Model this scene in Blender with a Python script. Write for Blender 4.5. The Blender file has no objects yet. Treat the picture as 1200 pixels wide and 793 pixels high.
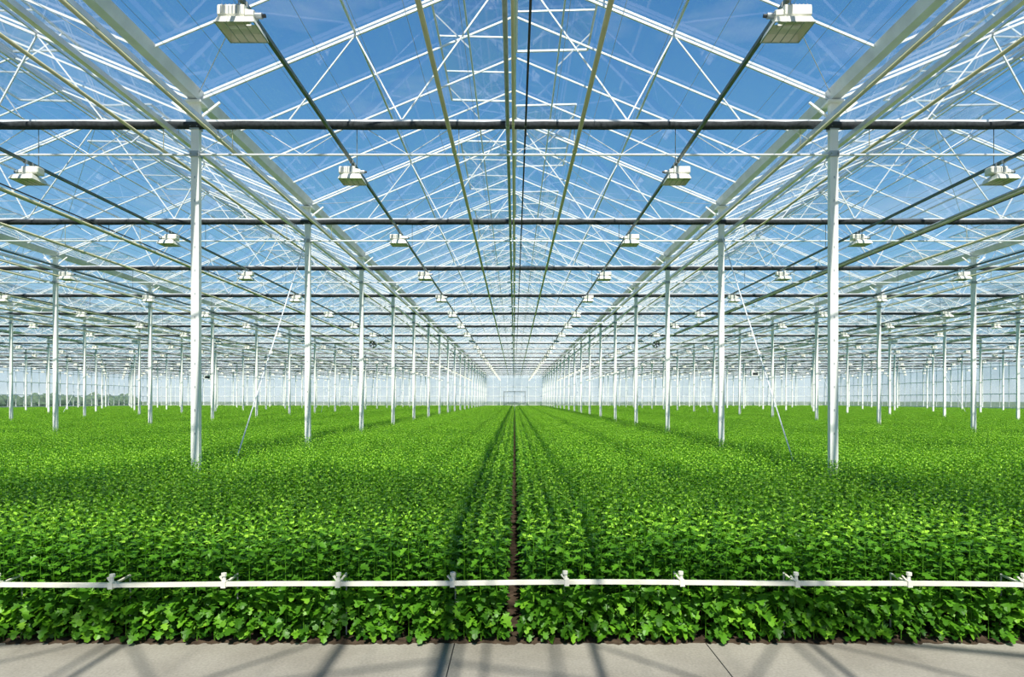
import bpy, math, random
from mathutils import Vector, Matrix
random.seed(7)
scene = bpy.context.scene
try:
    scene.view_settings.view_transform = 'Standard'
    scene.view_settings.look = 'None'
except Exception:
    pass
root = scene.collection

# ------------------------------------------------------------------ materials
def new_mat(name):
    m = bpy.data.materials.new(name); m.use_nodes = True
    nt = m.node_tree; nt.nodes.clear()
    out = nt.nodes.new('ShaderNodeOutputMaterial')
    return m, nt, out

def pbr(name, col, rough=0.5, metal=0.0, var=0.06, scale=6.0, spec=0.5, bump=0.0):
    m, nt, out = new_mat(name)
    b = nt.nodes.new('ShaderNodeBsdfPrincipled')
    b.inputs['Roughness'].default_value = rough
    b.inputs['Metallic'].default_value = metal
    b.inputs['Specular IOR Level'].default_value = spec
    tc = nt.nodes.new('ShaderNodeTexCoord')
    n = nt.nodes.new('ShaderNodeTexNoise'); n.inputs['Scale'].default_value = scale
    n.inputs['Detail'].default_value = 4
    r = nt.nodes.new('ShaderNodeValToRGB')
    r.color_ramp.elements[0].position = .3; r.color_ramp.elements[1].position = .7
    r.color_ramp.elements[0].color = tuple(max(0, c*(1-var)) for c in col)+(1,)
    r.color_ramp.elements[1].color = tuple(min(1, c*(1+var)) for c in col)+(1,)
    nt.links.new(tc.outputs['Object'], n.inputs['Vector'])
    nt.links.new(n.outputs['Fac'], r.inputs['Fac'])
    nt.links.new(r.outputs['Color'], b.inputs['Base Color'])
    if bump > 0:
        bp = nt.nodes.new('ShaderNodeBump'); bp.inputs['Strength'].default_value = bump
        nt.links.new(n.outputs['Fac'], bp.inputs['Height'])
        nt.links.new(bp.outputs['Normal'], b.inputs['Normal'])
    nt.links.new(b.outputs['BSDF'], out.inputs['Surface'])
    return m

M_white = pbr('white_paint', (.92, .91, .87), .45, 0, .03, 3)
M_alu = pbr('aluminium', (.66, .69, .72), .38, .45, .10, 4)
M_bars = pbr('glazing_bar_paint', (.78, .80, .82), .4, .1, .08, 4)
M_steel = pbr('galvanised_steel', (.42, .45, .47), .45, .5, .15, 8)
M_cream = pbr('cream_pipe_paint', (.60, .58, .38), .4, 0, .1, 3)
M_green = pbr('grey_green_rail', (.12, .15, .13), .45, .3, .15, 5)
M_black = pbr('blackout_fabric', (.035, .04, .043), .8, 0, .4, 18, .2, .4)
M_dark = pbr('dark_metal', (.05, .055, .06), .5, .4, .2, 8)
M_lampw = pbr('lamp_housing', (.84, .82, .72), .4, 0, .05, 9)
M_refl = pbr('lamp_reflector', (.80, .80, .76), .35, .25, .05, 9)
M_soil = pbr('soil', (.06, .042, .028), .95, 0, .5, 14, .1, .8)
M_bar = pbr('bench_bar_plastic', (.74, .72, .62), .5, 0, .12, 9)
M_grass = pbr('outside_grass', (.14, .19, .09), .9, 0, .3, .4, .1)
M_hedge = pbr('hedge_foliage', (.10, .15, .08), .9, 0, .4, 1.5, .1, .6)

def glass_mat(name, haze, refl):
    m, nt, out = new_mat(name)
    tr = nt.nodes.new('ShaderNodeBsdfTransparent'); tr.inputs[0].default_value = (.96, .98, .98, 1)
    gl = nt.nodes.new('ShaderNodeBsdfGlossy'); gl.inputs['Roughness'].default_value = .015
    df = nt.nodes.new('ShaderNodeBsdfTranslucent'); df.inputs[0].default_value = (.85, .88, .9, 1)
    d2 = nt.nodes.new('ShaderNodeBsdfDiffuse'); d2.inputs[0].default_value = (.8, .83, .85, 1)
    lw = nt.nodes.new('ShaderNodeLayerWeight'); lw.inputs['Blend'].default_value = .5
    pw = nt.nodes.new('ShaderNodeMath'); pw.operation = 'POWER'; pw.inputs[1].default_value = 4
    nt.links.new(lw.outputs['Facing'], pw.inputs[0])
    ml = nt.nodes.new('ShaderNodeMath'); ml.operation = 'MULTIPLY_ADD'
    ml.inputs[1].default_value = refl; ml.inputs[2].default_value = .06
    nt.links.new(pw.outputs[0], ml.inputs[0])
    mdd = nt.nodes.new('ShaderNodeMixShader'); mdd.inputs[0].default_value = .5
    nt.links.new(df.outputs[0], mdd.inputs[1]); nt.links.new(d2.outputs[0], mdd.inputs[2])
    m1 = nt.nodes.new('ShaderNodeMixShader')
    tc = nt.nodes.new('ShaderNodeTexCoord')
    n = nt.nodes.new('ShaderNodeTexNoise'); n.inputs['Scale'].default_value = .6; n.inputs['Detail'].default_value = 5
    nt.links.new(tc.outputs['Object'], n.inputs['Vector'])
    hz = nt.nodes.new('ShaderNodeMath'); hz.operation = 'MULTIPLY'; hz.inputs[1].default_value = haze*2
    nt.links.new(n.outputs['Fac'], hz.inputs[0])
    nt.links.new(hz.outputs[0], m1.inputs[0])
    nt.links.new(tr.outputs[0], m1.inputs[1]); nt.links.new(mdd.outputs[0], m1.inputs[2])
    m2 = nt.nodes.new('ShaderNodeMixShader')
    nt.links.new(ml.outputs[0], m2.inputs[0])
    nt.links.new(m1.outputs[0], m2.inputs[1]); nt.links.new(gl.outputs[0], m2.inputs[2])
    nt.links.new(m2.outputs[0], out.inputs['Surface'])
    return m
M_glass = glass_mat('roof_glass', .015, .5)
M_wallglass = glass_mat('hazy_wall_glass', .34, .3)
M_sideglass = glass_mat('side_wall_glass', .16, .3)

def added_shade_mat():  # patchy half-transparent sheet, for the added overhead shadow caster only
    m, nt, out = new_mat('added_shade_sheet')
    tr = nt.nodes.new('ShaderNodeBsdfTransparent'); d = nt.nodes.new('ShaderNodeBsdfDiffuse'); d.inputs[0].default_value = (.25, .27, .27, 1)
    tc = nt.nodes.new('ShaderNodeTexCoord'); n = nt.nodes.new('ShaderNodeTexNoise'); n.inputs['Scale'].default_value = .9
    nt.links.new(tc.outputs['Object'], n.inputs['Vector'])
    r = nt.nodes.new('ShaderNodeMapRange'); r.inputs['From Min'].default_value = .3; r.inputs['From Max'].default_value = .7
    r.inputs['To Min'].default_value = .35; r.inputs['To Max'].default_value = .70
    nt.links.new(n.outputs['Fac'], r.inputs['Value'])
    mx = nt.nodes.new('ShaderNodeMixShader'); nt.links.new(r.outputs[0], mx.inputs[0])
    nt.links.new(tr.outputs[0], mx.inputs[1]); nt.links.new(d.outputs[0], mx.inputs[2])
    nt.links.new(mx.outputs[0], out.inputs[0]); return m
M_added_shade = added_shade_mat()

def leaf_mat():
    m, nt, out = new_mat('chrysanthemum_leaf')
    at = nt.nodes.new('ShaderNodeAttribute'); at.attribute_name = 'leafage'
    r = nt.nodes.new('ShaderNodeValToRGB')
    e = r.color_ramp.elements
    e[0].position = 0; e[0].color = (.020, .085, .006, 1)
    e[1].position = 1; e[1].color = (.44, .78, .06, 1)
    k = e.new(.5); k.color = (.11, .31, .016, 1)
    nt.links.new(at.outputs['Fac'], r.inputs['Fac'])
    b = nt.nodes.new('ShaderNodeBsdfPrincipled'); b.inputs['Roughness'].default_value = .42
    b.inputs['Specular IOR Level'].default_value = .3
    nt.links.new(r.outputs['Color'], b.inputs['Base Color'])
    t = nt.nodes.new('ShaderNodeBsdfTranslucent')
    mx = nt.nodes.new('ShaderNodeMix'); mx.data_type = 'RGBA'; mx.blend_type = 'MULTIPLY'
    mx.inputs[0].default_value = 1; mx.inputs[7].default_value = (1.15, 1.25, .4, 1)
    nt.links.new(r.outputs['Color'], mx.inputs[6])
    nt.links.new(mx.outputs[2], t.inputs[0])
    ms = nt.nodes.new('ShaderNodeMixShader'); ms.inputs[0].default_value = .3
    nt.links.new(b.outputs[0], ms.inputs[1]); nt.links.new(t.outputs[0], ms.inputs[2])
    nt.links.new(ms.outputs[0], out.inputs['Surface'])
    return m
M_leaf = leaf_mat()

def concrete_mat():
    m, nt, out = new_mat('concrete')
    b = nt.nodes.new('ShaderNodeBsdfPrincipled'); b.inputs['Roughness'].default_value = .8
    tc = nt.nodes.new('ShaderNodeTexCoord')
    n1 = nt.nodes.new('ShaderNodeTexNoise'); n1.inputs['Scale'].default_value = 1.3; n1.inputs['Detail'].default_value = 8
    n2 = nt.nodes.new('ShaderNodeTexNoise'); n2.inputs['Scale'].default_value = 60; n2.inputs['Detail'].default_value = 3
    for n in (n1, n2): nt.links.new(tc.outputs['Object'], n.inputs['Vector'])
    r = nt.nodes.new('ShaderNodeValToRGB')
    r.color_ramp.elements[0].position = .3; r.color_ramp.elements[0].color = (.22, .20, .165, 1)
    r.color_ramp.elements[1].position = .7; r.color_ramp.elements[1].color = (.36, .335, .285, 1)
    nt.links.new(n1.outputs['Fac'], r.inputs['Fac'])
    mx = nt.nodes.new('ShaderNodeMix'); mx.data_type = 'RGBA'; mx.blend_type = 'OVERLAY'; mx.inputs[0].default_value = .35
    nt.links.new(r.outputs[0], mx.inputs[6]); nt.links.new(n2.outputs['Fac'], mx.inputs[7])
    nt.links.new(mx.outputs[2], b.inputs['Base Color'])
    bp = nt.nodes.new('ShaderNodeBump'); bp.inputs['Strength'].default_value = .15
    nt.links.new(n2.outputs['Fac'], bp.inputs['Height']); nt.links.new(bp.outputs[0], b.inputs['Normal'])
    nt.links.new(b.outputs[0], out.inputs['Surface'])
    return m
M_conc = concrete_mat()

# ------------------------------------------------------------------ mesh builder
class MB:
    def __init__(s): s.v = []; s.f = []; s.mi = []
    def quad(s, pts, mi=0):
        b = len(s.v); s.v += [tuple(p) for p in pts]; s.f.append(tuple(range(b, b+len(pts)))); s.mi.append(mi)
    def prism(s, ra, rb, mi=0, cap=True):
        b = len(s.v); n = len(ra)
        s.v += [tuple(p) for p in ra]+[tuple(p) for p in rb]
        for i in range(n):
            j = (i+1) % n
            s.f.append((b+i, b+j, b+n+j, b+n+i)); s.mi.append(mi)
        if cap:
            s.f.append(tuple(b+i for i in reversed(range(n)))); s.mi.append(mi)
            s.f.append(tuple(b+n+i for i in range(n))); s.mi.append(mi)
    def box(s, c, d, mi=0):
        x, y, z = c; a, b, h = d[0]/2, d[1]/2, d[2]/2
        ra = [(x-a, y-b, z-h), (x+a, y-b, z-h), (x+a, y+b, z-h), (x-a, y+b, z-h)]
        rb = [(p[0], p[1], z+h) for p in ra]
        s.prism(ra, rb, mi)
    def _frame(s, p0, p1):
        d = (Vector(p1)-Vector(p0)).normalized()
        up = Vector((0, 0, 1)) if abs(d.z) < .95 else Vector((0, 1, 0))
        a = d.cross(up).normalized(); b = a.cross(d).normalized()
        return a, b
    def beam(s, p0, p1, w, h, mi=0):
        a, b = s._frame(p0, p1); p0 = Vector(p0); p1 = Vector(p1)
        o = [-a*w/2-b*h/2, a*w/2-b*h/2, a*w/2+b*h/2, -a*w/2+b*h/2]
        s.prism([p0+q for q in o], [p1+q for q in o], mi)
    def tube(s, p0, p1, r, n=8, mi=0, r2=None):
        a, b = s._frame(p0, p1); p0 = Vector(p0); p1 = Vector(p1); r2 = r if r2 is None else r2
        o = [a*math.cos(2*math.pi*i/n)+b*math.sin(2*math.pi*i/n) for i in range(n)]
        s.prism([p0+q*r for q in o], [p1+q*r2 for q in o], mi)
    def mesh(s, name, mats, smooth=False):
        me = bpy.data.meshes.new(name); me.from_pydata(s.v, [], s.f)
        for m in mats: me.materials.append(m)
        me.polygons.foreach_set('material_index', s.mi)
        if smooth: me.polygons.foreach_set('use_smooth', [True]*len(s.f))
        me.update(); return me
    def obj(s, name, mats, parent=None, loc=(0, 0, 0), smooth=False):
        return link(s.mesh(name, mats, smooth), name, parent, loc)
def link(me, name, parent=None, loc=(0, 0, 0), rot=(0, 0, 0)):
    o = bpy.data.objects.new(name, me); root.objects.link(o)
    o.location = loc; o.rotation_euler = rot
    if parent: o.parent = parent
    return o
def empty(name, loc=(0, 0, 0)):
    o = bpy.data.objects.new(name, None); root.objects.link(o); o.location = loc; return o

# ------------------------------------------------------------------ dimensions
EYE = 1.70
BAY = 9.6
XL, XR = -62.4, 52.8
Y0, Y1 = -5.75, 104.25
YP0, YP1 = Y0+.12, Y1-.15        # runs stop short of the gable walls
FR = [Y0+5*i for i in range(23)]
FRI = FR[1:-1]
NB = 12
CX = [-57.6+BAY*i for i in range(NB)]          # bay centres
COLX = [XL+BAY*i for i in range(NB+1)]         # column rows
ZT = EYE+4.13      # upper truss chord / screen pack
ZB = EYE+3.70      # lower truss chord
ZG = EYE+4.55      # gutter
ZR = EYE+6.55      # ridge
CROP0 = 4.27

# ------------------------------------------------------------------ floor / soil / outside
mb = MB()
joints = [-7.45, -3.94, -.42, 1.34, 4.85, 8.4]
xs = [XL]+joints+[XR]
for i in range(len(xs)-1):
    a, b = xs[i]+.004, xs[i+1]-.004
    mb.box(((a+b)/2, (Y0+4.30)/2, -.05), (b-a, 4.30-Y0, .1))
mb.box(((XL+XR)/2, (Y0+4.30)/2, -.062), (XR-XL, 4.30-Y0, .1), 1)
mb.obj('floor', [M_conc, M_dark])

nx = 800; ny = 6
vs = []; fs = []
for j in range(ny+1):
    for i in range(nx+1):
        x = -13+26*i/nx; y = 4.27+.5*j/ny
        t = j/ny
        h = -.004+min(1, t*4)*(.02+.02*random.random()) if j > 0 else -.01
        if j == 0: y += random.uniform(-.025, .03); h = -.004
        vs.append((x, y, h))
for j in range(ny):
    for i in range(nx):
        a = j*(nx+1)+i; fs.append((a, a+1, a+nx+2, a+nx+1))
me = bpy.data.meshes.new('soil_bed_edge'); me.from_pydata(vs, [], fs); me.materials.append(M_soil)
mb = MB()
mb.quad([(XL, 4.30, -.01), (XR, 4.30, -.01), (XR, Y1, -.01), (XL, Y1, -.01)])
soil = mb.obj('soil_bed', [M_soil])
link(me, 'soil_edge', soil)
mb = MB()
mb.quad([(-600, -300, -.15), (600, -300, -.15), (600, 900, -.15), (-600, 900, -.15)])
mb.obj('outside_ground', [M_grass])

def hedge(x0, y0, x1, y1, h, name):
    mb = MB(); L = math.hypot(x1-x0, y1-y0); n = int(L/2.0)
    dx, dy = (x1-x0)/n, (y1-y0)/n
    for i in range(n):
        cx, cy = x0+dx*(i+.5), y0+dy*(i+.5)
        hh = h*random.uniform(.8, 1.15); rr = 1.9*random.uniform(.8, 1.2)
        rings = []
        for k in range(6):
            t = k/5; r = rr*(math.sin(math.pi*(t*.8+.18)))*1.0
            rings.append([(cx+r*math.cos(a*math.pi/4)*random.uniform(.8, 1.2), cy+r*math.sin(a*math.pi/4)*random.uniform(.8, 1.2), -.15+hh*t) for a in range(8)])
        for k in range(5): mb.prism(rings[k], rings[k+1], 0, k == 4)
    mb.obj(name, [M_hedge])
hedge(-78, -10, -78, 125, 3.1, 'hedge')

# ------------------------------------------------------------------ columns
CW, CD = .12, .08
def column_mesh():
    mb = MB()
    H = ZG-.06
    mb.box((0, 0, H/2), (CW, CD, H))
    mb.box((0, 0, H-.02), (.24, .22, .03))           # head plate
    mb.box((0, 0, .06), (.22, .22, .12))             # foot
    for z in (ZB, ZT-.02):
        mb.box((0, 0, z), (CW+.025, CD+.04, .08), 1)    # clamps
        for sx in (-1, 1):
            mb.tube((sx*.05, -.08, z), (sx*.05, .08, z), .011, 6, 1)
    z = 1.2
    while z < ZB-.3:                              # punched slots
        mb.box((0, -CD/2-.0005, z), (.016, .003, .035), 1); z += .35
    mb.beam((0, 0, ZT+.08), (.36, 0, H-.0), .03, .03)
    mb.beam((0, 0, ZT+.08), (-.36, 0, H-.0), .03, .03)
    return mb
colmesh = column_mesh().mesh('support_column', [M_white, M_steel])
row = MB()
for x in COLX:
    for k, y in enumerate(FR):
        if abs(x) < 26 and 5 < y < 32:
            link(colmesh, 'support_column', None, (x, y, 0))
        elif y > 5:
            row.box((x, y, ZG/2-.03), (CW, CD, ZG-.06))
            row.box((x, y, ZT), (.14, .12, .10), 1)
row.obj('support_column_rows', [M_white, M_steel])

mb = MB()
for x in COLX[1:-1]:
    for (ya, yb) in ((9.25, 14.25), (44.25, 49.25)):
        mb.tube((x, ya+1.05, .3), (x, yb-.05, ZB+.1), .012, 6)
        mb.tube((x, ya+1.05, .05), (x, ya+1.05, .35), .02, 6)
mb.obj('wind_brace_cables', [M_bars])

# ------------------------------------------------------------------ roof shell
ceiling = empty('ceiling')
SL = math.atan2(ZR-ZG, BAY/2)
glass = MB(); bars = MB(); purl = MB(); gut = MB(); vent = MB(); ventg = MB(); wb = MB()
def rz(t): return ZG+.04+(ZR-ZG)*t    # t 0 gutter..1 ridge
for cx in CX:
    for sg in (-1, 1):
        xa, xb = cx+sg*BAY/2, cx
        glass.quad([(xa, Y0, ZG+.06), (xa, Y1, ZG+.06), (xb, Y1, ZR+.06), (xb, Y0, ZR+.06)])
        y = Y0
        while y <= Y1+.01:
            bars.beam((xa, y, ZG+.02), (xb, y, ZR+.02), .020, .030); y += 1.25
        for t in (.5,):
            x = xa+(xb-xa)*t
            purl.beam((x, Y0, rz(t)-.05), (x, Y1, rz(t)-.05), .03, .04)
    purl.beam((cx, Y0, ZR-.0), (cx, Y1, ZR-.0), .06, .08)      # ridge
    if abs(cx) < 45:    # open ridge vents, alternating sides
        k = 0; y = Y0+.6+7.5
        while y < Y1-4:
            sg = 1 if k % 2 == 0 else -1
            L = 3.6; W = 1.35
            base = Vector((cx+sg*.04, 0, ZR+.10))
            ang = -SL+math.radians(24)
            tip = base+Vector((sg*W*math.cos(ang), 0, W*math.sin(ang)))
            p = [Vector((base.x, y, base.z)), Vector((base.x, y+L, base.z)), Vector((tip.x, y+L, tip.z)), Vector((tip.x, y, tip.z))]
            ventg.quad(p)
            for q in range(4): vent.beam(p[q], p[(q+1) % 4], .035, .035)
            for q in (1, 2):
                u = q/3; vent.beam(p[0].lerp(p[1], u), p[3].lerp(p[2], u), .02, .025)
            for q in (.15, .85):
                a = p[3].lerp(p[2], q)
                vent.beam(a, (cx+sg*.75, a.y-.25, ZR-.62), .016, .022)
            y += L+.2 if k % 2 else .0
            if k % 2 == 0: y += 1.95
            k += 1
        for sg in (-1, 1):
            vent.tube((cx+sg*.75, Y0, ZR-.62), (cx+sg*.75, Y1, ZR-.62), .016, 6)
    if abs(cx) < 30:    # wind bracing in the roof plane
        for k in range(2, 22, 2):
            for sg in (-1, 1):
                wb.tube((cx+sg*BAY/2, FR[k], ZG), (cx+sg*.1, FR[k+1], ZR-.1), .006, 5)
                wb.tube((cx+sg*BAY/2, FR[k+1], ZG), (cx+sg*.1, FR[k], ZR-.1), .006, 5)
for x in COLX:   # gutters: folded aluminium trough section
    prof = [(-.12, .09), (-.10, .09), (-.05, -.02), (.05, -.02), (.10, .09), (.12, .09), (.065, -.05), (-.065, -.05)]
    gut.prism([(x+a, Y0, ZG+b) for a, b in prof], [(x+a, Y1, ZG+b) for a, b in prof])
glass.obj('roof_glass', [M_glass], ceiling)
ventg.obj('vent_glass', [M_glass], ceiling)
bars.obj('glazing_bars', [M_bars], ceiling)
purl.obj('purlins_and_ridge', [M_alu], ceiling)
gut.obj('gutters', [M_alu], ceiling)
vent.obj('vent_frames', [M_alu], ceiling)
wb.obj('wind_bracing', [M_alu], ceiling)

# ------------------------------------------------------------------ trusses (shared mesh per frame line)
mb = MB()
mb.beam((XL, 0, ZT+.075), (XR, 0, ZT+.075), .045, .035)
mb.tube((XL, 0, ZB), (XR, 0, ZB), .018, 8)
for cx in CX:
    n = 12
    for i in range(n):     # lattice web between chords
        xa = cx-BAY/2+BAY*i/n; xb = xa+BAY/n
        z = (ZB, ZT+.07) if i % 2 == 0 else (ZT+.07, ZB)
        mb.tube((xa, 0, z[0]), (xb, 0, z[1]), .006, 5)
    for sg in (-1, 1):
        e = (cx+sg*BAY/2, 0, ZG-.04); r = (cx, 0, ZR-.05)
        mb.beam(e, r, .03, .035)
        q = lambda t: (cx+sg*BAY/2*(1-t), 0, ZG-.04+(ZR-.01-ZG)*t)
        mb.beam((cx+sg*1.7, 0, ZT+.09), q(.5), .02, .02)
        mb.beam((cx+sg*1.7, 0, ZT+.09), q(.98), .02, .02)
        mb.beam((cx+sg*3.4, 0, ZT+.09), q(.5), .018, .018)
trm = mb.mesh('roof_truss', [M_bars])
for y in FRI: link(trm, 'roof_truss', None, (0, y, 0))

# black-out screen bundles folded against each truss
mb = MB()
seg = 0.3; x = XL+.15
prev = None
while x <= XR-.1:
    hh = .056+.010*random.random(); ww = .055+.010*random.random(); dz = random.uniform(-.006, .006)
    ring = [(x, ww*math.cos(a), -.0+dz+hh*math.sin(a)) for a in [i*math.pi/4 for i in range(8)]]
    if prev: mb.prism(prev, ring, 0, False)
    prev = ring; x += seg
bm_ = mb.mesh('blackout_screen', [M_black], True)
for y in FRI: link(bm_, 'blackout_screen', None, (0, y-.03, ZT))

# unseen sheet overhead, added to cast a dark band on the near crop
mb = MB(); N = 60
ys = [1.25+2.45*i/12 for i in range(13)]
xa_, xb_ = -28.6, 28.6
for i in range(N):
    for j in range(12):
        def P(i, j):
            return (xa_+(xb_-xa_)*i/N, ys[j], ZT+.22-.03*math.sin(math.pi*((j % 4)/4)))
        mb.quad([P(i, j), P(i+1, j), P(i+1, j+1), P(i, j+1)])
mb.obj('added_shade_sheet', [M_added_shade])

mb = MB()
x = -24.0
while x < 24.1:
    if abs(x) > .3: mb.tube((x, YP0, ZT+.14), (x, YP1, ZT+.14), .003, 4, 1)
    x += .6
mb.obj('screen_wires', [M_alu, M_steel])

# ------------------------------------------------------------------ longitudinal pipes and rails (per bay)
def pipe(name, x, z, r, mat, y0=YP0, y1=YP1, square=False):
    mb = MB()
    if square: mb.beam((0, y0, 0), (0, y1, 0), r*2, r*2)
    else:
        mb.tube((0, y0, 0), (0, y1, 0), r, 10)
    y = y0+2.5
    while y < y1 and not square:      # couplings
        mb.tube((0, y-.04, 0), (0, y+.04, 0), r*1.22, 10); y += 6
    for y in FRI:                     # hangers up to the chord
        if y > 60: break
        top = (ZT+.1)-z
        if top > .02: mb.tube((r+.004, y, 0), (r+.004, y, top), .006, 5)
    return mb.obj(name, [mat], None, (x, 0, z), True if not square else False)
for cx in CX:
    near = abs(cx) < 25
    for sg in (-1, 1):
        pipe('lamp_rail', cx+sg*2.4, EYE+3.52, .02, M_green, square=True)
        if near:
            pipe('sprinkler_pipe', cx+sg*.87, EYE+3.6, .028, M_cream)
            pipe('screen_guide_rail', cx+sg*4.5, EYE+4.02, .035, M_alu, square=True)
            pipe('heating_pipe', cx+sg*4.28, EYE+3.78, .024, M_cream)
    if near:
        pipe('drive_tube', cx-.10, EYE+3.98, .028, M_steel)
        pipe('drive_tube', cx-.02, EYE+3.98, .018, M_cream)
        pipe('drive_tube', cx+.16, EYE+3.98, .014, M_dark)

# ------------------------------------------------------------------ grow lamps
def lamp_mb(mb, x, y, z):
    def ring(xx, w, z0, z1, ch=.015):
        return [(x+xx, y-w+ch, z+z0), (x+xx, y+w-ch, z+z0), (x+xx, y+w, z+z0+ch), (x+xx, y+w, z+z1-ch),
                (x+xx, y+w-ch, z+z1), (x+xx, y-w+ch, z+z1), (x+xx, y-w, z+z1-ch), (x+xx, y-w, z+z0+ch)]
    mb.prism(ring(-.19, .06, -.02, .065), ring(-.18, .075, -.03, .075), 0, True)
    mb.prism(ring(-.18, .075, -.03, .075), ring(.05, .075, -.03, .075), 0, True)
    for i in range(6):
        mb.box((x-.15+i*.034, y, z+.077), (.010, .12, .010), 1)
        mb.box((x-.15+i*.034, y-.076, z+.022), (.010, .005, .065), 1)
    mb.prism(ring(.05, .055, -.025, .05), ring(.12, .045, -.02, .045), 0, True)
    mb.tube((x+.12, y, z+.012), (x+.18, y, z+.012), .026, 10, 1)
    mb.tube((x+.18, y, z+.012), (x+.21, y, z+.012), .016, 8, 2)
    def rect(a, b, zz): return [(x-a, y-b, z+zz), (x+a, y-b, z+zz), (x+a, y+b, z+zz), (x-a, y+b, z+zz)]
    mb.prism(rect(.10, .06, -.03), rect(.15, .13, -.07), 3, False)
    mb.prism(rect(.15, .13, -.07), rect(.175, .16, -.135), 0, False)
    mb.prism(rect(.175, .16, -.135), rect(.163, .148, -.135), 1, False)
    for s in (-1, 0, 1): mb.box((x+s*.08, y, z-.135), (.006, .30, .006), 1)
    mb.tube((x-.11, y, z-.085), (x+.09, y, z-.085), .020, 10, 3)      # bulb
    for s in (-.06, .06):     # hanging hooks
        mb.tube((x, y+s, z+.07), (x, y+s, z+.15), .007, 6, 1)
        mb.box((x, y+s, z+.145), (.055, .03, .045), 1)
LM = [M_lampw, M_steel, M_dark, M_refl]
t = MB(); lamp_mb(t, 0, 0, 0); lm = t.mesh('grow_lamp', LM)
ZL = EYE+3.52-.15
far = MB()
LY = [5.4+3.69*i for i in range(27)]
for cx in CX:
    for sg in (-1, 1):
        for y in LY:
            x = cx+sg*2.4
            if abs(x) < 18 and y < 21:
                link(lm, 'grow_lamp', None, (x, y, ZL), (0, 0, 0 if sg < 0 else math.pi))
            elif abs(x) < 18 and y < 60:
                lamp_mb(far, x, y, ZL)
            else:
                far.box((x, y, ZL+.02), (.30, .15, .09))
                far.prism([(x-.11, y-.06, ZL-.03), (x+.11, y-.06, ZL-.03), (x+.11, y+.06, ZL-.03), (x-.11, y+.06, ZL-.03)],
                 [(x-.18, y-.14, ZL-.125), (x+.18, y-.14, ZL-.125), (x+.18, y+.14, ZL-.125), (x-.18, y+.14, ZL-.125)])
far.obj('grow_lamp_rows', LM)

# ------------------------------------------------------------------ circulation fans
def fan_mesh():
    mb = MB(); n = 20; R = .20
    o = [(math.cos(2*math.pi*i/n), math.sin(2*math.pi*i/n)) for i in range(n)]
    mb.prism([(R*a, -.12, R*b) for a, b in o], [(R*a, .12, R*b) for a, b in o], 0, False)
    mb.prism([(R*.94*a, .12, R*.94*b) for a, b in o], [(R*.94*a, -.12, R*.94*b) for a, b in o], 0, False)
    for k in range(5):
        a = 2*math.pi*k/5; c, s_ = math.cos(a), math.sin(a)
        mb.quad([(.04*c, -.03, .04*s_), (.17*c-.05*s_, -.05, .17*s_+.05*c), (.17*c+.06*s_, .05, .17*s_-.06*c)], 1)
    mb.tube((0, -.1, 0), (0, .1, 0), .05, 12, 1)
    for r in (.08, .13, .18):
        for i in range(n):
            a, b = 2*math.pi*i/n, 2*math.pi*(i+1)/n
            mb.tube((r*math.cos(a), -.125, r*math.sin(a)), (r*math.cos(b), -.125, r*math.sin(b)), .004, 4, 1)
    mb.tube((0, 0, R), (0, 0, R+.37), .012, 6, 0)
    return mb.mesh('circulation_fan', [M_steel, M_dark])
fm = fan_mesh()
for x, y in ((7.9, 34.25), (-7.9, 34.25)):
    link(fm, 'circulation_fan', None, (x, y, ZB-.57))

mb = MB()
mb.box((0, 0, 0), (.42, .22, .26)); mb.box((0, -.112, -.02), (.3, .01, .14), 1)
mb.tube((-.15, 0, .13), (-.15, 0, ZB-3.2), .006, 6, 1); mb.tube((.15, 0, .13), (.15, 0, ZB-3.2), .006, 6, 1)
sm = mb.mesh('climate_sensor_box', [M_white, M_dark])
link(sm, 'climate_sensor_box', None, (13.4, 34.25, 3.2))
link(sm, 'climate_sensor_box', None, (-19.6, 39.25, 3.2))

# ------------------------------------------------------------------ walls
def gable(name, y, mat, solid_h, fine=True):
    p = empty(name)
    fr = MB(); gl = MB(); base = MB()
    gl.quad([(XL, y, 0), (XR, y, 0), (XR, y, ZG), (XL, y, ZG)])
    for cx in CX:
        gl.quad([(cx-BAY/2, y, ZG), (cx+BAY/2, y, ZG), (cx, y, ZR)])
        for i in range(8):
            if not fine and i % 4: continue
            x = cx-BAY/2+i*1.2; h = ZG+(ZR-ZG)*(1-abs(x-cx)/(BAY/2))
            fr.beam((x, y-.03, 0), (x, y-.03, h), .05, .05)
        for sg in (-1, 1): fr.beam((cx+sg*BAY/2, y-.03, ZG), (cx, y-.03, ZR), .06, .07)
    for z in (.9, 2.4, 4.0, ZG): fr.beam((XL, y-.04, z), (XR, y-.04, z), .06, .07)
    base.box(((XL+XR)/2, y-.02, solid_h/2), (XR-XL, .1, solid_h))
    gl.obj('glazing', [mat], p); fr.obj('frame', [M_white], p); base.obj('plinth', [M_white], p)
gable('wall_back', Y1, M_wallglass, .9)
gable('wall_front', Y0, M_sideglass, .3, False)
def side(name, x, mat, solid_h):
    p = empty(name); fr = MB(); gl = MB(); base = MB()
    gl.quad([(x, Y0, 0), (x, Y1, 0), (x, Y1, ZG), (x, Y0, ZG)])
    y = Y0
    s = 1 if x < 0 else -1
    while y <= Y1:
        fr.beam((x+s*.03, y, 0), (x+s*.03, y, ZG), .05, .05); y += 1.25
    for z in (.9, 2.4, 4.0): fr.beam((x+s*.04, Y0, z), (x+s*.04, Y1, z), .07, .09)
    base.box((x, (Y0+Y1)/2, solid_h/2), (.1, Y1-Y0, solid_h))
    gl.obj('glazing', [mat], p); fr.obj('frame', [M_white], p); base.obj('plinth', [M_white], p)
side('wall_right', XR, M_wallglass, .9)
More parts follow.
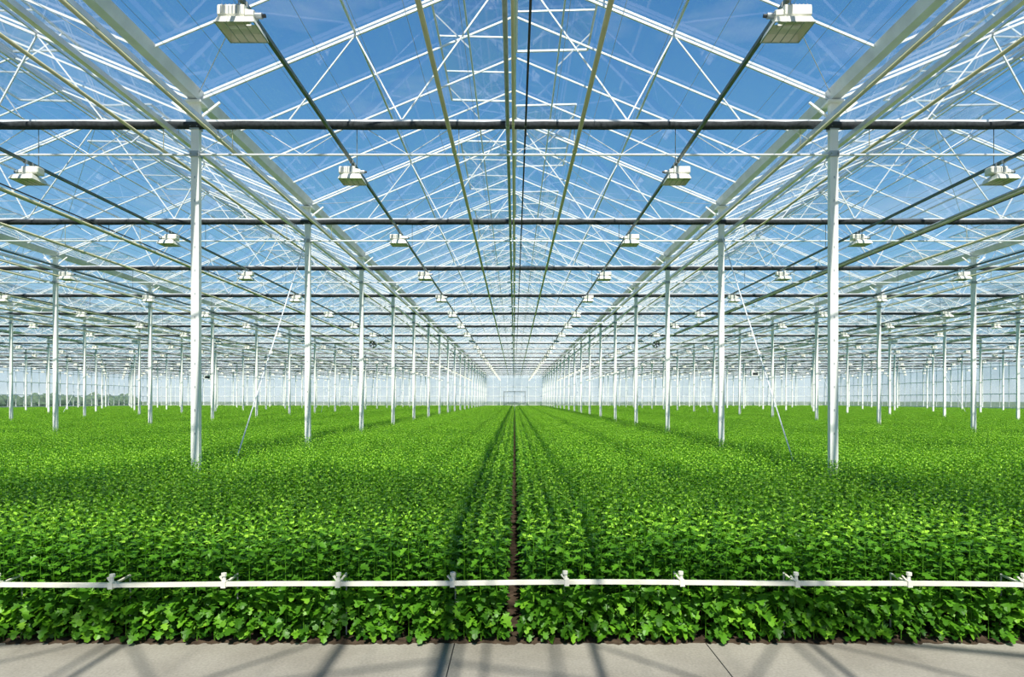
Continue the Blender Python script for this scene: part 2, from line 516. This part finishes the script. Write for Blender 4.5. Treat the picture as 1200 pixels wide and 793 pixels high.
side('wall_left', XL, M_sideglass, .5)

d = empty('door_1')
mb = MB()
for x in (-1.8, 0, 1.8): mb.box((x, Y1-.14, 1.6), (.12, .08, 3.2))
for z in (.1, 1.3, 3.2): mb.box((0, Y1-.14, z), (3.7, .08, .12))
mb.obj('door_frame', [M_steel], d)

# ------------------------------------------------------------------ front crop support bar
bar = empty('crop_support_bar')
mb = MB(); YB = 4.20; ZBAR = .452
n = 160; pr = None
def bz(x): return ZBAR+.006*math.sin(x*.9+.6)+.003*math.sin(x*2.7)-.0025*abs(x)
for i in range(n+1):
    x = -12+24*i/n; z = bz(x)
    ring = [(x, YB-.016, z-.013), (x, YB+.016, z-.013), (x, YB+.016, z+.013), (x, YB-.016, z+.013)]
    if pr: mb.prism(pr, ring, 0, False)
    pr = ring
mb.obj('bar', [M_bar], bar)
mb = MB()
for k in range(-15, 16):
    x = -.42+.78*k+random.uniform(-.01, .01); z = bz(x); q = random.uniform(-.012, .012)
    mb.box((x, YB-.003, z+.0), (.032, .044, .044))
    mb.tube((x, YB, z), (x+q, YB, z+.065), .014, 8, 0, .010)
    mb.tube((x+q, YB, z+.055), (x+q, YB, z+.075), .018, 8)
    mb.beam((x, YB, z+.01), (x-.035, YB+.01, z+.05), .014, .010)
    mb.beam((x, YB+.0, z), (x, 4.40, z+.01), .016, .012)       # arm to the crop net
    mb.tube((x, 4.40, 0.0), (x, 4.40, z+.02), .006, 6, 1)
mb.obj('brackets', [M_bar, M_steel], bar)

# ------------------------------------------------------------------ chrysanthemum crop
OUT = [(.10, .05), (.26, .40), (.40, .20), (.57, .46), (.70, .19), (.86, .22)]
def crop_tile(idx, front=False):
    rnd = random.Random(100+idx)
    V = []; F = []; A = []
    def leaf(p, az, el, L, age):
        ca, sa = math.cos(az), math.sin(az); ce, se = math.cos(el), math.sin(el)
        fx = Vector((ca*ce, sa*ce, se)); sx = Vector((-sa, ca, 0)); up = fx.cross(sx)
        if up.z < 0: up = -up
        tw = rnd.uniform(-.4, .4); s2 = sx*math.cos(tw)+up*math.sin(tw); u2 = up*math.cos(tw)-sx*math.sin(tw)
        droop = rnd.uniform(.15, .5); cup = rnd.uniform(.2, .9)
        b = len(V)
        def P(u, v):
            q = p+fx*(u*L)+s2*(v*L)+u2*(L*(cup*v*v-droop*u*u)); V.append((q.x, q.y, max(q.z, .01))); A.append(age)
        for u in (0, .33, .63, 1.0): P(u, 0)
        for sgn in (1, -1):
            for (u, v) in OUT: P(u, v*sgn*1.0)
        for k, sg in ((4, 1), (10, -1)):
            for f in [(0, k, k+1, k+2, 1), (1, k+2, k+3, k+4, 2), (2, k+4, k+5, 3)]:
                f = tuple(b+i for i in f)
                F.append(f if sg > 0 else f[::-1])
    def stem(p0, p1, r):
        b = len(V)
        for p, rr in ((p0, r), (p1, r*.6)):
            for k in range(4):
                a = k*math.pi/2; V.append((p[0]+rr*math.cos(a), p[1]+rr*math.sin(a), p[2])); A.append(.45)
        for k in range(4):
            j = (k+1) % 4; F.append((b+k, b+j, b+4+j, b+4+k))
    N = 8
    for i in range(N):
        for j in range(N):
            x = -.5+(i+.5)/N+rnd.uniform(-.011, .011); y = -.5+(j+.5)/N+rnd.uniform(-.011, .011)
            H = .855+rnd.uniform(-.075, .05)
            lx, ly = rnd.uniform(-.02, .02), rnd.uniform(-.02, .02)
            stem((x, y, 0), (x+lx, y+ly, H), .0035)
            az = rnd.uniform(0, 6.28); nl = 34
            for k in range(nl):
                t = k/(nl-1); z = .04+(H-.04)*t
                az += 2.4+rnd.uniform(-.3, .3)
                p = Vector((x+lx*t, y+ly*t, z))
                if t > .80:
                    s = (t-.8)/.2
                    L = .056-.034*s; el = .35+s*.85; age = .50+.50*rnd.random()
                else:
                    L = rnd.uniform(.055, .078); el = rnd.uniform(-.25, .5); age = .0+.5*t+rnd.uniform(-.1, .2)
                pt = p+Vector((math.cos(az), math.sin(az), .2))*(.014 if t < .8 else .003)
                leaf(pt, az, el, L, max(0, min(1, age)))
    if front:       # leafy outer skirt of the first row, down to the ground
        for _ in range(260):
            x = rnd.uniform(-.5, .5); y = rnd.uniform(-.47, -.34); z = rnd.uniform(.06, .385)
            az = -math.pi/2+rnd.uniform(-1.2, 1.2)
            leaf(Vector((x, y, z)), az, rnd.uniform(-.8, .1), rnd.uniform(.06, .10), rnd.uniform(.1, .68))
    me = bpy.data.meshes.new('chrysanthemum_plants'); me.from_pydata(V, [], F)
    me.materials.append(M_leaf)
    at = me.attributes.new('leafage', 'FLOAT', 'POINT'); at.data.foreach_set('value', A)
    me.update()
    return bpy.data.objects.new('chrysanthemum_plants_%d' % idx, me)
coll = bpy.data.collections.new('chrysanthemum_plants')
NV = 5
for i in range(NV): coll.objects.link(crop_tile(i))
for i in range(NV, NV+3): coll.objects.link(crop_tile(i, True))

pts = []; var = []; rot = []; scl = []
rr = random.Random(3)
def addbed(xs_):
    for x in xs_:
        for j in range(99):
            y = CROP0+.5+j
            pts.append((x, y, 0))
            if j == 0: var.append(NV+rr.randrange(3)); rot.append((0, 0, 0))
            else: var.append(rr.randrange(NV)); rot.append((0, 0, rr.randrange(4)*math.pi/2))
            scl.append((1, 1, 1.0+rr.uniform(-.03, .03)+.02*math.sin(x*.7)*math.sin(y*.5)))
addbed([.05+.5+i for i in range(52)])
addbed([-.05-.5-i for i in range(61)])
me = bpy.data.meshes.new('chrysanthemum_crop'); me.from_pydata(pts, [], [])
a = me.attributes.new('variant', 'INT', 'POINT'); a.data.foreach_set('value', var)
a = me.attributes.new('prot', 'FLOAT_VECTOR', 'POINT'); a.data.foreach_set('vector', [c for r_ in rot for c in r_])
a = me.attributes.new('pscl', 'FLOAT_VECTOR', 'POINT'); a.data.foreach_set('vector', [c for r_ in scl for c in r_])
crop = link(me, 'chrysanthemum_crop')
ng = bpy.data.node_groups.new('crop_instancer', 'GeometryNodeTree')
ng.interface.new_socket('Geometry', in_out='INPUT', socket_type='NodeSocketGeometry')
ng.interface.new_socket('Geometry', in_out='OUTPUT', socket_type='NodeSocketGeometry')
gi = ng.nodes.new('NodeGroupInput'); go = ng.nodes.new('NodeGroupOutput')
iop = ng.nodes.new('GeometryNodeInstanceOnPoints')
ci = ng.nodes.new('GeometryNodeCollectionInfo'); ci.inputs['Collection'].default_value = coll
ci.inputs['Separate Children'].default_value = True; ci.inputs['Reset Children'].default_value = True
def named(n, t):
    q = ng.nodes.new('GeometryNodeInputNamedAttribute'); q.data_type = t; q.inputs['Name'].default_value = n
    return [o for o in q.outputs if o.enabled and o.name == 'Attribute'][0]
L_ = ng.links.new
L_(gi.outputs[0], iop.inputs['Points']); L_(ci.outputs[0], iop.inputs['Instance'])
iop.inputs['Pick Instance'].default_value = True
L_(named('variant', 'INT'), iop.inputs['Instance Index'])
L_(named('prot', 'FLOAT_VECTOR'), iop.inputs['Rotation'])
L_(named('pscl', 'FLOAT_VECTOR'), iop.inputs['Scale'])
L_(iop.outputs[0], go.inputs[0])
md = crop.modifiers.new('instances', 'NODES'); md.node_group = ng

# ------------------------------------------------------------------ world and sun
w = bpy.data.worlds.new('sky'); scene.world = w; w.use_nodes = True
nt = w.node_tree; nt.nodes.clear()
out = nt.nodes.new('ShaderNodeOutputWorld'); bg = nt.nodes.new('ShaderNodeBackground')
tc = nt.nodes.new('ShaderNodeTexCoord'); sp = nt.nodes.new('ShaderNodeSeparateXYZ')
nt.links.new(tc.outputs['Generated'], sp.inputs[0])
r = nt.nodes.new('ShaderNodeValToRGB'); e = r.color_ramp.elements
e[0].position = 0; e[0].color = (.76, .86, .90, 1)
e[1].position = .9; e[1].color = (.03, .12, .36, 1)
for p_, c_ in ((.08, (.50, .72, .88)), (.20, (.23, .50, .80)), (.36, (.11, .33, .66)), (.55, (.060, .22, .52))):
    k = e.new(p_); k.color = c_+(1,)
nt.links.new(sp.outputs['Z'], r.inputs[0])
mp = nt.nodes.new('ShaderNodeMapping'); mp.inputs['Scale'].default_value = (1.5, 1.5, 6)
nt.links.new(tc.outputs['Generated'], mp.inputs[0])
n = nt.nodes.new('ShaderNodeTexNoise'); n.inputs['Scale'].default_value = 2.2; n.inputs['Detail'].default_value = 7
nt.links.new(mp.outputs[0], n.inputs['Vector'])
cr = nt.nodes.new('ShaderNodeValToRGB'); cr.color_ramp.elements[0].position = .58; cr.color_ramp.elements[1].position = .88
cr.color_ramp.elements[1].color = (.4, .4, .4, 1)
nt.links.new(n.outputs['Fac'], cr.inputs[0])
mx = nt.nodes.new('ShaderNodeMix'); mx.data_type = 'RGBA'
nt.links.new(cr.outputs[0], mx.inputs[0]); nt.links.new(r.outputs[0], mx.inputs[6]); mx.inputs[7].default_value = (.85, .9, .95, 1)
nt.links.new(mx.outputs[2], bg.inputs[0]); bg.inputs[1].default_value = 1.05
nt.links.new(bg.outputs[0], out.inputs[0])

sd = bpy.data.lights.new('sun', 'SUN'); sd.energy = 7.0; sd.angle = math.radians(.7); sd.color = (1, .95, .86)
so = bpy.data.objects.new('sun', sd); root.objects.link(so)
el = math.radians(54)
dirv = Vector((-.05, math.cos(el), -math.sin(el)))
so.rotation_euler = dirv.to_track_quat('-Z', 'Y').to_euler()
so.location = (0, -20, 30)

# ------------------------------------------------------------------ camera
cd = bpy.data.cameras.new('camera'); cam = bpy.data.objects.new('camera', cd); root.objects.link(cam)
cam.location = (0, 0, EYE); cam.rotation_euler = (math.pi/2, 0, 0)
cd.sensor_width = 36; cd.lens = 36*719/1200; cd.shift_y = (469-396.5)/1200; cd.shift_x = -3/1200
cd.clip_end = 2000; cd.clip_start = .05
scene.camera = cam
